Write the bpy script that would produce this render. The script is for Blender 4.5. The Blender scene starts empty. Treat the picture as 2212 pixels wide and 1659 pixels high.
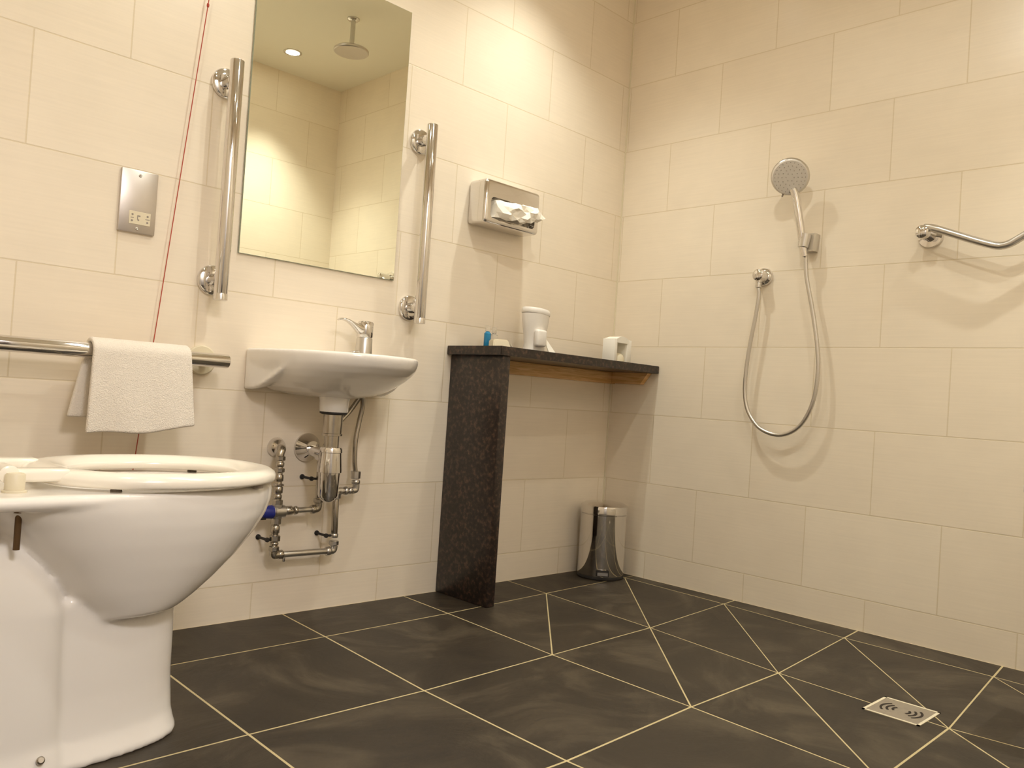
import bpy, bmesh, math, random
from mathutils import Vector, Matrix
random.seed(4)
sc = bpy.context.scene
COL = sc.collection
PI = math.pi

# ------------------------------------------------------------------ materials
def newmat(name):
    m = bpy.data.materials.new(name); m.use_nodes = True
    nt = m.node_tree; b = nt.nodes['Principled BSDF']
    return m, nt, b

def srgb(r, g, b):
    f = lambda c: (c/255/12.92) if c/255 <= .04045 else ((c/255+.055)/1.055)**2.4
    return (f(r), f(g), f(b), 1)

def plain(name, col, rough=.5, metal=0., noise=0., nscale=8., bump=0., bscale=60., spec=.5, coat=0.):
    m, nt, b = newmat(name)
    b.inputs['Roughness'].default_value = rough
    b.inputs['Metallic'].default_value = metal
    b.inputs['Specular IOR Level'].default_value = spec
    b.inputs['Coat Weight'].default_value = coat
    tc = nt.nodes.new('ShaderNodeTexCoord')
    n = nt.nodes.new('ShaderNodeTexNoise'); n.inputs['Scale'].default_value = nscale
    n.inputs['Detail'].default_value = 4
    nt.links.new(tc.outputs['Object'], n.inputs['Vector'])
    mx = nt.nodes.new('ShaderNodeMix'); mx.data_type = 'RGBA'
    mx.inputs[6].default_value = tuple(c*(1-noise) for c in col[:3])+(1,)
    mx.inputs[7].default_value = tuple(min(1, c*(1+noise)) for c in col[:3])+(1,)
    nt.links.new(n.outputs['Fac'], mx.inputs[0])
    nt.links.new(mx.outputs[2], b.inputs['Base Color'])
    if bump:
        n2 = nt.nodes.new('ShaderNodeTexNoise'); n2.inputs['Scale'].default_value = bscale
        nt.links.new(tc.outputs['Object'], n2.inputs['Vector'])
        bp = nt.nodes.new('ShaderNodeBump'); bp.inputs['Strength'].default_value = bump
        bp.inputs['Distance'].default_value = .002
        nt.links.new(n2.outputs['Fac'], bp.inputs['Height'])
        nt.links.new(bp.outputs['Normal'], b.inputs['Normal'])
    return m

H0, RH, TW = .094, .25, .3995
TILE_A = srgb(240, 229, 211); TILE_B = srgb(237, 225, 206); GROUT = srgb(224, 210, 184)
def wall_tiles(name, axis, phase, h0=H0):
    """cream ceramic tiles laid half bond, with a fine linen streak"""
    m, nt, b = newmat(name); N = nt.nodes; L = nt.links
    tc = N.new('ShaderNodeTexCoord'); sx = N.new('ShaderNodeSeparateXYZ')
    L.new(tc.outputs['Object'], sx.inputs[0])
    u = N.new('ShaderNodeMath'); u.operation = 'MULTIPLY_ADD'
    L.new(sx.outputs[axis], u.inputs[0]); u.inputs[1].default_value = -1; u.inputs[2].default_value = 40*TW - phase
    v = N.new('ShaderNodeMath'); v.operation = 'ADD'
    L.new(sx.outputs[2], v.inputs[0]); v.inputs[1].default_value = 2*RH - h0
    cb = N.new('ShaderNodeCombineXYZ'); L.new(u.outputs[0], cb.inputs[0]); L.new(v.outputs[0], cb.inputs[1])
    br = N.new('ShaderNodeTexBrick'); L.new(cb.outputs[0], br.inputs['Vector'])
    br.inputs['Color1'].default_value = TILE_A; br.inputs['Color2'].default_value = TILE_B
    br.inputs['Mortar'].default_value = GROUT; br.inputs['Scale'].default_value = 1
    br.inputs['Mortar Size'].default_value = .0019; br.inputs['Mortar Smooth'].default_value = .35
    br.inputs['Brick Width'].default_value = TW; br.inputs['Row Height'].default_value = RH
    br.offset = .5; br.offset_frequency = 2; br.squash = 1
    mp = N.new('ShaderNodeMapping'); mp.inputs['Scale'].default_value = (6, 190, 1)
    L.new(cb.outputs[0], mp.inputs['Vector'])
    st = N.new('ShaderNodeTexNoise'); st.inputs['Scale'].default_value = 1; st.inputs['Detail'].default_value = 3
    L.new(mp.outputs[0], st.inputs['Vector'])
    n2 = N.new('ShaderNodeTexNoise'); n2.inputs['Scale'].default_value = 9; n2.inputs['Detail'].default_value = 5
    L.new(cb.outputs[0], n2.inputs['Vector'])
    ad = N.new('ShaderNodeMath'); ad.operation = 'ADD'; L.new(st.outputs['Fac'], ad.inputs[0]); L.new(n2.outputs['Fac'], ad.inputs[1])
    mr = N.new('ShaderNodeMapRange'); mr.inputs['From Min'].default_value = .6; mr.inputs['From Max'].default_value = 1.4
    mr.inputs['To Min'].default_value = .955; mr.inputs['To Max'].default_value = 1.03
    L.new(ad.outputs[0], mr.inputs[0])
    vm = N.new('ShaderNodeVectorMath'); vm.operation = 'SCALE'
    L.new(br.outputs['Color'], vm.inputs[0]); L.new(mr.outputs[0], vm.inputs['Scale'])
    L.new(vm.outputs[0], b.inputs['Base Color'])
    h = N.new('ShaderNodeMath'); h.operation = 'MULTIPLY_ADD'
    L.new(br.outputs['Fac'], h.inputs[0]); h.inputs[1].default_value = -1.0
    s2 = N.new('ShaderNodeMath'); s2.operation = 'MULTIPLY'; s2.inputs[1].default_value = .05
    L.new(st.outputs['Fac'], s2.inputs[0]); L.new(s2.outputs[0], h.inputs[2])
    bp = N.new('ShaderNodeBump'); bp.inputs['Strength'].default_value = .35; bp.inputs['Distance'].default_value = .0016
    L.new(h.outputs[0], bp.inputs['Height']); L.new(bp.outputs['Normal'], b.inputs['Normal'])
    b.inputs['Roughness'].default_value = .27
    b.inputs['Specular IOR Level'].default_value = .3
    return m

def slate():
    m, nt, b = newmat('slate_tile'); N = nt.nodes; L = nt.links
    tc = N.new('ShaderNodeTexCoord')
    at = N.new('ShaderNodeAttribute'); at.attribute_name = 'tile_tone'
    n1 = N.new('ShaderNodeTexNoise'); n1.inputs['Scale'].default_value = 3.2; n1.inputs['Detail'].default_value = 9
    n1.inputs['Roughness'].default_value = .62; n1.inputs['Distortion'].default_value = 1.6
    ad = N.new('ShaderNodeVectorMath'); ad.operation = 'ADD'
    L.new(tc.outputs['Object'], ad.inputs[0]); L.new(at.outputs['Vector'], ad.inputs[1])
    L.new(ad.outputs[0], n1.inputs['Vector'])
    cr = N.new('ShaderNodeValToRGB')
    cr.color_ramp.elements[0].position = .34; cr.color_ramp.elements[0].color = srgb(44, 37, 29)
    cr.color_ramp.elements[1].position = .68; cr.color_ramp.elements[1].color = srgb(78, 69, 55)
    e = cr.color_ramp.elements.new(.5); e.color = srgb(52, 44, 34)
    L.new(n1.outputs['Fac'], cr.inputs[0])
    n2 = N.new('ShaderNodeTexNoise'); n2.inputs['Scale'].default_value = 90; n2.inputs['Detail'].default_value = 6
    L.new(tc.outputs['Object'], n2.inputs['Vector'])
    mr = N.new('ShaderNodeMapRange'); mr.inputs['To Min'].default_value = .8; mr.inputs['To Max'].default_value = 1.2
    L.new(n2.outputs['Fac'], mr.inputs[0])
    vm = N.new('ShaderNodeVectorMath'); vm.operation = 'SCALE'; L.new(cr.outputs[0], vm.inputs[0]); L.new(mr.outputs[0], vm.inputs['Scale'])
    L.new(vm.outputs[0], b.inputs['Base Color'])
    # riven cleft: stepped noise gives thin curved ledges
    wv = N.new('ShaderNodeTexNoise'); wv.inputs['Scale'].default_value = 2.1; wv.inputs['Detail'].default_value = 2; wv.inputs['Distortion'].default_value = .8
    L.new(ad.outputs[0], wv.inputs['Vector'])
    sn = N.new('ShaderNodeMath'); sn.operation = 'SNAP'; sn.inputs[1].default_value = .085; L.new(wv.outputs['Fac'], sn.inputs[0])
    s3 = N.new('ShaderNodeMath'); s3.operation = 'MULTIPLY_ADD'; s3.inputs[1].default_value = .35
    L.new(n1.outputs['Fac'], s3.inputs[0]); L.new(sn.outputs[0], s3.inputs[2])
    bp = N.new('ShaderNodeBump'); bp.inputs['Strength'].default_value = .7; bp.inputs['Distance'].default_value = .012
    L.new(s3.outputs[0], bp.inputs['Height']); L.new(bp.outputs['Normal'], b.inputs['Normal'])
    b.inputs['Roughness'].default_value = .5; b.inputs['Specular IOR Level'].default_value = .4
    return m

def granite():
    m, nt, b = newmat('dark_granite'); N = nt.nodes; L = nt.links
    tc = N.new('ShaderNodeTexCoord')
    vo = N.new('ShaderNodeTexVoronoi'); vo.inputs['Scale'].default_value = 190
    n1 = N.new('ShaderNodeTexNoise'); n1.inputs['Scale'].default_value = 85; n1.inputs['Detail'].default_value = 8
    L.new(tc.outputs['Object'], vo.inputs['Vector']); L.new(tc.outputs['Object'], n1.inputs['Vector'])
    cr = N.new('ShaderNodeValToRGB')
    cr.color_ramp.elements[0].position = .38; cr.color_ramp.elements[0].color = srgb(34, 27, 24)
    cr.color_ramp.elements[1].position = .68; cr.color_ramp.elements[1].color = srgb(88, 68, 54)
    e = cr.color_ramp.elements.new(.52); e.color = srgb(48, 38, 34)
    L.new(n1.outputs['Fac'], cr.inputs[0])
    c2 = N.new('ShaderNodeValToRGB')
    c2.color_ramp.elements[0].position = .0; c2.color_ramp.elements[0].color = (1.7, 1.5, 1.3, 1)
    c2.color_ramp.elements[1].position = .45; c2.color_ramp.elements[1].color = (.85, .85, .9, 1)
    L.new(vo.outputs['Distance'], c2.inputs[0])
    mx = N.new('ShaderNodeMix'); mx.data_type = 'RGBA'; mx.blend_type = 'MULTIPLY'; mx.inputs[0].default_value = 1
    L.new(cr.outputs[0], mx.inputs[6]); L.new(c2.outputs[0], mx.inputs[7]); L.new(mx.outputs[2], b.inputs['Base Color'])
    b.inputs['Roughness'].default_value = .3
    return m

def pine():
    m, nt, b = newmat('pine_wood'); N = nt.nodes; L = nt.links
    tc = N.new('ShaderNodeTexCoord'); mp = N.new('ShaderNodeMapping'); mp.inputs['Scale'].default_value = (3, 3, 60)
    n = N.new('ShaderNodeTexNoise'); n.inputs['Scale'].default_value = 2; n.inputs['Distortion'].default_value = 2
    L.new(tc.outputs['Object'], mp.inputs[0]); L.new(mp.outputs[0], n.inputs['Vector'])
    cr = N.new('ShaderNodeValToRGB')
    cr.color_ramp.elements[0].position = .35; cr.color_ramp.elements[0].color = srgb(208, 162, 102)
    cr.color_ramp.elements[1].position = .7; cr.color_ramp.elements[1].color = srgb(238, 200, 146)
    L.new(n.outputs['Fac'], cr.inputs[0]); L.new(cr.outputs[0], b.inputs['Base Color'])
    b.inputs['Roughness'].default_value = .6
    return m

def glow(name, col, strength):
    m, nt, b = newmat(name)
    b.inputs['Emission Color'].default_value = col; b.inputs['Emission Strength'].default_value = strength
    b.inputs['Base Color'].default_value = (1, 1, 1, 1)
    return m

M = dict(
    back=wall_tiles('cream_tile_back', 0, .6355), right=wall_tiles('cream_tile_right', 1, .2099),
    front=wall_tiles('cream_tile_front', 0, .585, H0-.04), left=wall_tiles('cream_tile_left', 1, .15),
    slate=slate(), grout=plain('floor_grout', srgb(192, 176, 134), .85, noise=.15, nscale=30),
    paint=plain('ceiling_paint', srgb(246, 241, 226), .8, noise=.01),
    hall=plain('hall_paint', srgb(206, 200, 190), .8, noise=.02),
    doorwood=plain('dark_door', srgb(74, 52, 36), .4, noise=.25, nscale=5),
    granite=granite(), pine=pine(),
    ceramic=plain('white_ceramic', srgb(240, 236, 230), .12, noise=.01, coat=.4),
    seat=plain('seat_plastic', srgb(247, 241, 228), .16, noise=.01, coat=.2),
    chrome=plain('chrome', (.74, .72, .70, 1), .07, 1, noise=.02),
    satin=plain('satin_chrome', (.64, .62, .59, 1), .3, 1, noise=.03),
    steel=plain('brushed_steel', (.60, .56, .53, 1), .36, 1, noise=.05, nscale=30),
    dull=plain('worn_chrome', (.50, .46, .40, 1), .22, 1, noise=.18, nscale=60),
    brass=plain('brass_rod', srgb(105, 82, 56), .45, .7, noise=.1),
    rubber=plain('black_rubber', srgb(34, 30, 28), .6, noise=.1),
    bluep=plain('blue_plastic', srgb(34, 44, 130), .35, noise=.05),
    whitep=plain('white_plastic', srgb(238, 234, 228), .35, noise=.01),
    offp=plain('cream_plastic', srgb(222, 212, 186), .4, noise=.02),
    greyp=plain('grey_plastic', srgb(150, 140, 130), .5, noise=.04, bump=.3, bscale=300),
    face=plain('spray_face_grey', srgb(212, 206, 198), .5, noise=.03),
    cardw=plain('white_card', srgb(246, 243, 234), .7, noise=.01),
    tissue=plain('tissue_paper', srgb(240, 234, 222), .9, noise=.02, bump=.2),
    towel=plain('terry_towel', srgb(238, 230, 218), .95, noise=.03, nscale=40, bump=1., bscale=420),
    red=plain('red_cord', srgb(176, 66, 46), .6, noise=.1),
    darkhole=plain('dark_recess', srgb(40, 30, 20), .8),
    lamp=glow('lamp_lens', (1, .93, .78, 1), 30),
    hlamp=glow('hall_lamp_lens', (.93, .94, 1, 1), 8),
)
# mirror and clear plastic
m, nt, b = newmat('mirror_silver'); b.inputs['Metallic'].default_value = 1; b.inputs['Roughness'].default_value = .0
b.inputs['Base Color'].default_value = (.95, .97, .85, 1); M['mirror'] = m
m, nt, b = newmat('mirror_edge'); b.inputs['Roughness'].default_value = .1; b.inputs['Base Color'].default_value = srgb(150, 158, 140); M['edge'] = m
m, nt, b = newmat('clear_plastic'); b.inputs['Roughness'].default_value = .05; b.inputs['Transmission Weight'].default_value = .85
b.inputs['Base Color'].default_value = (.95, .93, .88, 1); b.inputs['IOR'].default_value = 1.3; M['clear'] = m
m, nt, b = newmat('blue_gel'); b.inputs['Roughness'].default_value = .1; b.inputs['Transmission Weight'].default_value = .3
b.inputs['Base Color'].default_value = srgb(40, 150, 205); M['gel'] = m

# ------------------------------------------------------------------ mesh helpers
def finish(bm, name, mat, parent=None, smooth=True, angle=40):
    bmesh.ops.recalc_face_normals(bm, faces=bm.faces)
    me = bpy.data.meshes.new(name); bm.to_mesh(me); bm.free()
    mats = mat if isinstance(mat, (list, tuple)) else [mat]
    for k in mats: me.materials.append(k)
    if smooth:
        me.shade_smooth(); me.set_sharp_from_angle(angle=math.radians(angle))
    o = bpy.data.objects.new(name, me); COL.objects.link(o)
    if parent:
        o.parent = parent; o.matrix_parent_inverse = Matrix.Translation(-Vector(parent.location))
    return o

def tag(o, label=None, cat=None, group=None, kind=None):
    if label: o['label'] = label
    if cat: o['category'] = cat
    if group: o['group'] = group
    if kind: o['kind'] = kind
    return o

def thing(name, loc, label, cat, group=None):
    o = bpy.data.objects.new(name, None); o.location = loc; o.empty_display_size = .05
    COL.objects.link(o); return tag(o, label, cat, group)

def box(bm, x0, x1, y0, y1, z0, z1, bev=0, seg=2):
    r = bmesh.ops.create_cube(bm, size=1)
    vs = r['verts']
    for v in vs:
        v.co = Vector(((x0+x1)/2+v.co.x*(x1-x0), (y0+y1)/2+v.co.y*(y1-y0), (z0+z1)/2+v.co.z*(z1-z0)))
    if bev:
        es = list({e for v in vs for e in v.link_edges})
        bmesh.ops.bevel(bm, geom=es, offset=bev, segments=seg, affect='EDGES', profile=.5)
    return bm

def basis(d):
    d = Vector(d).normalized()
    a = Vector((0, 0, 1)) if abs(d.z) < .9 else Vector((1, 0, 0))
    u = d.cross(a).normalized(); return u, d.cross(u).normalized()

def tube(bm, pts, r, n=20, caps=True, bev=0):
    """tube along a polyline; r is a number or one radius per point"""
    P = [Vector(p) for p in pts]; rr = r if isinstance(r, (list, tuple)) else [r]*len(P)
    if bev:
        d0 = (P[1]-P[0]).normalized(); d1 = (P[-1]-P[-2]).normalized()
        P = [P[0], P[0]+d0*bev*.3, P[0]+d0*bev]+P[1:-1]+[P[-1]-d1*bev, P[-1]-d1*bev*.3, P[-1]]
        rr = [rr[0]-bev, rr[0]-bev*.3, rr[0]]+list(rr[1:-1])+[rr[-1], rr[-1]-bev*.3, rr[-1]-bev]
    rings = []; u = None
    for i, p in enumerate(P):
        if i == 0: d = P[1]-P[0]
        elif i == len(P)-1: d = P[-1]-P[-2]
        else: d = (P[i+1]-P[i]).normalized()+(P[i]-P[i-1]).normalized()
        d.normalize()
        if u is None: u, w = basis(d)
        else:
            u = (u-d*u.dot(d)).normalized(); w = d.cross(u).normalized()
        rings.append([bm.verts.new(p+(u*math.cos(2*PI*k/n)+w*math.sin(2*PI*k/n))*rr[i]) for k in range(n)])
    for a, b2 in zip(rings, rings[1:]):
        for k in range(n):
            bm.faces.new((a[k], a[(k+1) % n], b2[(k+1) % n], b2[k]))
    if caps:
        bm.faces.new(rings[0][::-1]); bm.faces.new(rings[-1])
    return bm

def lathe(bm, origin, axis, prof, n=32):
    """prof: (distance along axis, radius)"""
    o = Vector(origin); d = Vector(axis).normalized(); u, w = basis(d)
    rings = []
    for h, r in prof:
        if r < 1e-5: rings.append([bm.verts.new(o+d*h)])
        else: rings.append([bm.verts.new(o+d*h+(u*math.cos(2*PI*k/n)+w*math.sin(2*PI*k/n))*r) for k in range(n)])
    for a, b2 in zip(rings, rings[1:]):
        for k in range(n):
            k2 = (k+1) % n
            if len(a) == 1 and len(b2) == 1: continue
            if len(a) == 1: bm.faces.new((a[0], b2[k2], b2[k]))
            elif len(b2) == 1: bm.faces.new((a[k], a[k2], b2[0]))
            else: bm.faces.new((a[k], a[k2], b2[k2], b2[k]))
    if len(rings[0]) > 1: bm.faces.new(rings[0][::-1])
    if len(rings[-1]) > 1: bm.faces.new(rings[-1])
    return bm

def loft(bm, rings, cap=True, closed=True):
    R = [[bm.verts.new(p) for p in r] for r in rings]; n = len(R[0])
    for a, b2 in zip(R, R[1:]):
        for k in range(n if closed else n-1):
            bm.faces.new((a[k], a[(k+1) % n], b2[(k+1) % n], b2[k]))
    if cap: bm.faces.new(R[0][::-1]); bm.faces.new(R[-1])
    return bm

def bez(pts, n=8):
    """Catmull-Rom through points"""
    P = [Vector(p) for p in pts]; P = [2*P[0]-P[1]]+P+[2*P[-1]-P[-2]]; out = []
    for i in range(1, len(P)-2):
        for k in range(n):
            t = k/n; a, b2, c, d = P[i-1:i+3]
            out.append(.5*((2*b2)+(c-a)*t+(2*a-5*b2+4*c-d)*t*t+(3*b2-a-3*c+d)*t**3))
    out.append(P[-2]); return out

def baked(o, mods):
    """apply modifiers through the dependency graph"""
    for t, kw in mods:
        md = o.modifiers.new(t, t)
        for k, v in kw.items(): setattr(md, k, v)
    bpy.context.view_layer.update()
    dg = bpy.context.evaluated_depsgraph_get()
    me = bpy.data.meshes.new_from_object(o.evaluated_get(dg))
    o.modifiers.clear(); old = o.data; me.name = old.name; o.data = me; bpy.data.meshes.remove(old)
    me.shade_smooth(); return o

def cutter(bm):
    me = bpy.data.meshes.new('cut'); bmesh.ops.recalc_face_normals(bm, faces=bm.faces); bm.to_mesh(me); bm.free()
    o = bpy.data.objects.new('cut', me); COL.objects.link(o); return o

def drop(o):
    me = o.data; bpy.data.objects.remove(o); bpy.data.meshes.remove(me)

nb = bmesh.new
def struct(o): return tag(o, kind='structure')

# ------------------------------------------------------------------ room shell
XL, YF, ZC = -2.65, -2.07, 2.275
DX0, DX1, DZ = -2.62, -1.72, 2.02           # doorway in the front wall
HY = -3.5                                    # far end of the hall
bm = box(nb(), XL-.1, .1, 0, .1, -.05, ZC+.1); struct(finish(bm, 'wall_back', M['back'], smooth=False))
bm = box(nb(), 0, .1, YF-.1, 0, -.05, ZC+.1); struct(finish(bm, 'wall_right', M['right'], smooth=False))
bm = box(nb(), XL-.1, XL, YF-.1, 0, -.05, ZC+.1); struct(finish(bm, 'wall_left', M['left'], smooth=False))
bm = nb()
box(bm, DX1, 0, YF-.1, YF, -.05, ZC+.1)
box(bm, XL, DX0, YF-.1, YF, -.05, ZC+.1)
box(bm, DX0, DX1, YF-.1, YF, DZ, ZC+.1)
struct(finish(bm, 'wall_front', M['front'], smooth=False))
bm = box(nb(), XL-.1, .1, HY, .1, ZC, ZC+.1); struct(finish(bm, 'ceiling', M['paint'], smooth=False))
bm = nb()
box(bm, XL-.1, XL, HY, YF-.1, -.05, ZC); box(bm, -1.0, -.9, HY, YF-.1, -.05, ZC); box(bm, XL, -1.0, HY, HY+.1, -.05, ZC)
struct(finish(bm, 'wall_hall', M['hall'], smooth=False))
# white silicone line in the corner of the two tiled walls
bm = tube(nb(), [(-.001, -.001, 0), (-.001, -.001, ZC)], .0035, 6); struct(finish(bm, 'trim_1', M['offp']))
# door casing and the door standing open in the hall
bm = nb()
box(bm, DX1-.03, DX1+.03, YF-.112, YF+.012, 0, DZ+.03, .003); box(bm, DX0-.025, DX0+.02, YF-.112, YF+.012, 0, DZ+.03, .003)
box(bm, DX0, DX1, YF-.112, YF+.012, DZ-.02, DZ+.03, .003)
struct(finish(bm, 'trim_2', M['whitep']))
bm = box(nb(), -1.76, -1.72, -3.02, -2.19, .012, DZ-.03, .002)
dr = struct(finish(bm, 'door_1', M['doorwood']))
bm = nb(); tube(bm, [(-1.76, -2.95, 1.0), (-1.81, -2.95, 1.0), (-1.81, -2.84, 1.0)], .009, 12); lathe(bm, (-1.76, -2.95, 1.0), (-1, 0, 0), [(0, .025), (.006, .025), (.008, .01)])
finish(bm, 'door_handle', M['satin'], dr)

# floor: slate tiles set in pale grout; the shower corner has tiles cut on the diagonal to fall to the drain
NODE = {(0,0):(-.059,-.169),(1,0):(-.503,-.194),(2,0):(-.943,-.222),(3,0):(-1.354,-.235),
        (0,1):(-.079,-.589),(1,1):(-.542,-.632),(2,1):(-.970,-.649),(3,1):(-1.386,-.668),(4,1):(-1.779,-.666),
        (0,2):(-.12,-1.005),(1,2):(-.598,-1.052),(2,2):(-.981,-1.055),(3,2):(-1.396,-1.074),
        (0,3):(-.129,-1.392),(1,3):(-.622,-1.444),(2,3):(-1.0,-1.452)}
def node(i, j):
    if (i, j) in NODE: return Vector((*NODE[i, j], 0))
    if i < 0:
        a, b2 = node(0, j), node(1, j); return a+(a-b2)*(a.x/(b2.x-a.x))*-1 if False else Vector((0, a.y+(a.y-b2.y)*(0-a.x)/(a.x-b2.x), 0))
    if j < 0:
        a, b2 = node(i, 0), node(i, 1); return Vector((a.x+(a.x-b2.x)*(0-a.y)/(a.y-b2.y)*.8, 0, 0))
    return Vector((-.075-.423*i-.02*j*(1 if i < 2 else .6), -.178-.0165*i-.412*j, 0))
def clampp(p): return Vector((min(0, max(XL, p.x)), min(0, max(YF, p.y)), 0))
bm = nb(); tone = []
def tile(poly, g=.0025):
    # inset polygon
    n = len(poly); c = sum(poly, Vector())/n
    area = sum(poly[k].x*poly[(k+1) % n].y-poly[(k+1) % n].x*poly[k].y for k in range(n))/2
    if abs(area) < 2e-4: return
    if area < 0: poly = poly[::-1]
    ins = []
    for k in range(n):
        a, p, q = poly[k-1], poly[k], poly[(k+1) % n]
        e1 = (p-a).normalized(); e2 = (q-p).normalized()
        n1 = Vector((-e1.y, e1.x, 0)); n2 = Vector((-e2.y, e2.x, 0))
        bis = n1+n2; den = bis.dot(n1)
        ins.append(p+bis*(g/max(den, .35)))
    top = [bm.verts.new((p.x, p.y, 0)) for p in ins]; bot = [bm.verts.new((p.x, p.y, -.004)) for p in ins]
    t = random.random()*30
    fs = [bm.faces.new(top)]
    for k in range(n): fs.append(bm.faces.new((bot[k], bot[(k+1) % n], top[(k+1) % n], top[k])))
    for f in fs: f.material_index = 0
    tone.append((len(fs), t))
for i in range(-1, 7):
    for j in range(-1, 5):
        q = [clampp(node(i, j)), clampp(node(i+1, j)), clampp(node(i+1, j+1)), clampp(node(i, j+1))]
        if i in (0, 1) and j >= 0:
            tile([q[0], q[1], q[2]]); tile([q[0], q[2], q[3]])
        else: tile(q)
tile([Vector((XL, YF, 0)), Vector((-1.0, YF, 0)), Vector((-1.0, HY, 0)), Vector((XL, HY, 0))])
nf = len(bm.faces)
box(bm, XL-.1, .1, HY, .1, -.05, -.0003)
bm.faces.ensure_lookup_table()
for f in bm.faces[nf:]: f.material_index = 1
fl = struct(finish(bm, 'floor', [M['slate'], M['grout']], smooth=False))
at = fl.data.attributes.new('tile_tone', 'FLOAT_VECTOR', 'FACE')
k = 0
for cnt, t in tone:
    for _ in range(cnt): at.data[k].vector = (t, t*1.7, t*.3); k += 1
for kk in range(k, len(at.data)): at.data[kk].vector = (0, 0, 0)

# ------------------------------------------------------------------ mirror
MX0, MX1, MZ0, MZ1 = -1.541, -1.054, .944, 1.742
t = thing('wall_mirror', (-1.2975, 0, MZ0), 'tall frameless rectangular mirror on the tiled wall above the washbasin', 'mirror')
bm = box(nb(), MX0, MX1, -.0075, 0, MZ0, MZ1, .0008, 1)
for f in bm.faces: f.material_index = 0 if f.normal.y < -.9 or f.calc_center_median().y < -.0074 else 1
bm.normal_update()
for f in bm.faces: f.material_index = 0 if f.normal.y < -.9 else 1
finish(bm, 'mirror_glass', [M['mirror'], M['edge']], t, smooth=False)

# ------------------------------------------------------------------ grab rails
def flange(bm, o, axis, r=.037, neck=.016, L=.07):
    lathe(bm, o, axis, [(0, r), (.004, r+.001), (.009, r), (.012, r*.9), (.013, neck), (L, neck)], 36)
def vrail(x, z0, z1, fz, label):
    t = thing('grab_rail', (x, 0, z0), label, 'grab rail', 'vertical chrome grab rails beside the mirror')
    bm = nb(); tube(bm, [(x, -.061, z0), (x, -.061, z1)], .0168, 36, bev=.002); finish(bm, 'rail_bar', M['chrome'], t)
    bm = nb(); lathe(bm, (x, -.061, z0-.0004), (0, 0, 1), [(0, .0158), (.001, .0172), (.016, .0172), (.017, .0168)], 36); finish(bm, 'end_cap', M['chrome'], t)
    for f in fz:
        bm = nb(); flange(bm, (x+.002, 0, f), (0, -1, 0), L=.054); finish(bm, 'wall_flange', M['chrome'], t)
vrail(-1.606, .812, 1.402, (.864, 1.357), 'vertical chrome grab rail on the left side of the mirror')
vrail(-.991, .823, 1.415, (.871, 1.373), 'vertical chrome grab rail on the right side of the mirror')
t = thing('grab_rail', (-2.0, 0, .66), 'horizontal chrome grab rail beside the toilet, with a white towel over it', 'grab rail')
bm = nb(); tube(bm, [(-2.36, -.088, .664), (-1.588, -.088, .664)], .0168, 36, bev=.002); finish(bm, 'rail_bar', M['chrome'], t)
for fx in (-1.617, -2.33):
    bm = nb(); lathe(bm, (fx, 0, .664), (0, -1, 0), [(0, .037), (.006, .037), (.009, .034), (.010, .014), (.078, .014)], 36)
    finish(bm, 'wall_flange', M['offp'], t)['label'] = 'cream round wall flange'
t = thing('grab_rail', (0, -1.14, 1.1), 'bent chrome grab rail fixed to the shower wall', 'grab rail')
bm = nb()
pts = [(-.055, -1.138, 1.181), (-.062, -1.155, 1.178)] + bez([(-.062, -1.18, 1.169), (-.062, -1.30, 1.120), (-.062, -1.345, 1.112), (-.062, -1.39, 1.135), (-.062, -1.478, 1.192)], 6)
tube(bm, pts, .0105, 24); finish(bm, 'rail_bar', M['satin'], t)
for fy, fz in ((-1.136, 1.166), (-1.474, 1.189)):
    bm = nb(); lathe(bm, (0, fy, fz), (-1, 0, 0), [(0, .034), (.004, .035), (.010, .033), (.012, .018), (.050, .018), (.064, .020), (.075, .018), (.080, .010), (.081, 0)], 36)
    finish(bm, 'wall_flange', M['chrome'], t)

# ------------------------------------------------------------------ towel over the horizontal rail
def towel():
    bm = nb()
    x0, x1, n = -1.905, -1.690, 40
    R = .0168+.0075
    yc, zc = -.088, .664
    path = []
    zf, zb = .488, .518
    for k in range(22): path.append((yc-R-.004-.006*(1-k/21), zf+(zc-zf)*k/21, 0))
    for k in range(1, 12): a = PI-PI*k/12; path.append((yc+R*math.cos(a)*(1.16 if k < 4 else 1), zc+R*math.sin(a), 1))
    for k in range(16): path.append((yc+R-.0-.004*k/15, zc+(zb-zc)*k/15, 2))
    rows = []
    for s, (y, z, w) in enumerate(path):
        row = []
        for i in range(n+1):
            u = i/n; x = x0+(x1-x0)*u
            zz = z; yy = y
            if w == 0:
                k = 1-(z-zf)/(zc-zf)
                x += (.014*k*u + .010*k*(u-1)*.3)
                zz += k*(.020*u*u + .003*math.sin(u*9)-.002)
                yy += k*(.006*math.sin(u*5+1)+.003*math.sin(u*13))
            if w == 2:
                k = (zc-z)/(zc-zb); x -= .028*k
                yy += k*.004*math.sin(u*7)
            row.append(bm.verts.new((x, yy, zz)))
        rows.append(row)
    for a, b2 in zip(rows, rows[1:]):
        for i in range(n): bm.faces.new((a[i], a[i+1], b2[i+1], b2[i]))
    o = finish(bm, 'hand_towel', M['towel'])
    baked(o, [('SOLIDIFY', dict(thickness=.011, offset=0)), ('BEVEL', dict(width=.0045, segments=3, limit_method='ANGLE')), ('SUBSURF', dict(levels=1))])
    return o
tag(towel(), 'folded white terry towel hanging over the horizontal rail', 'towel')

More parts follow.
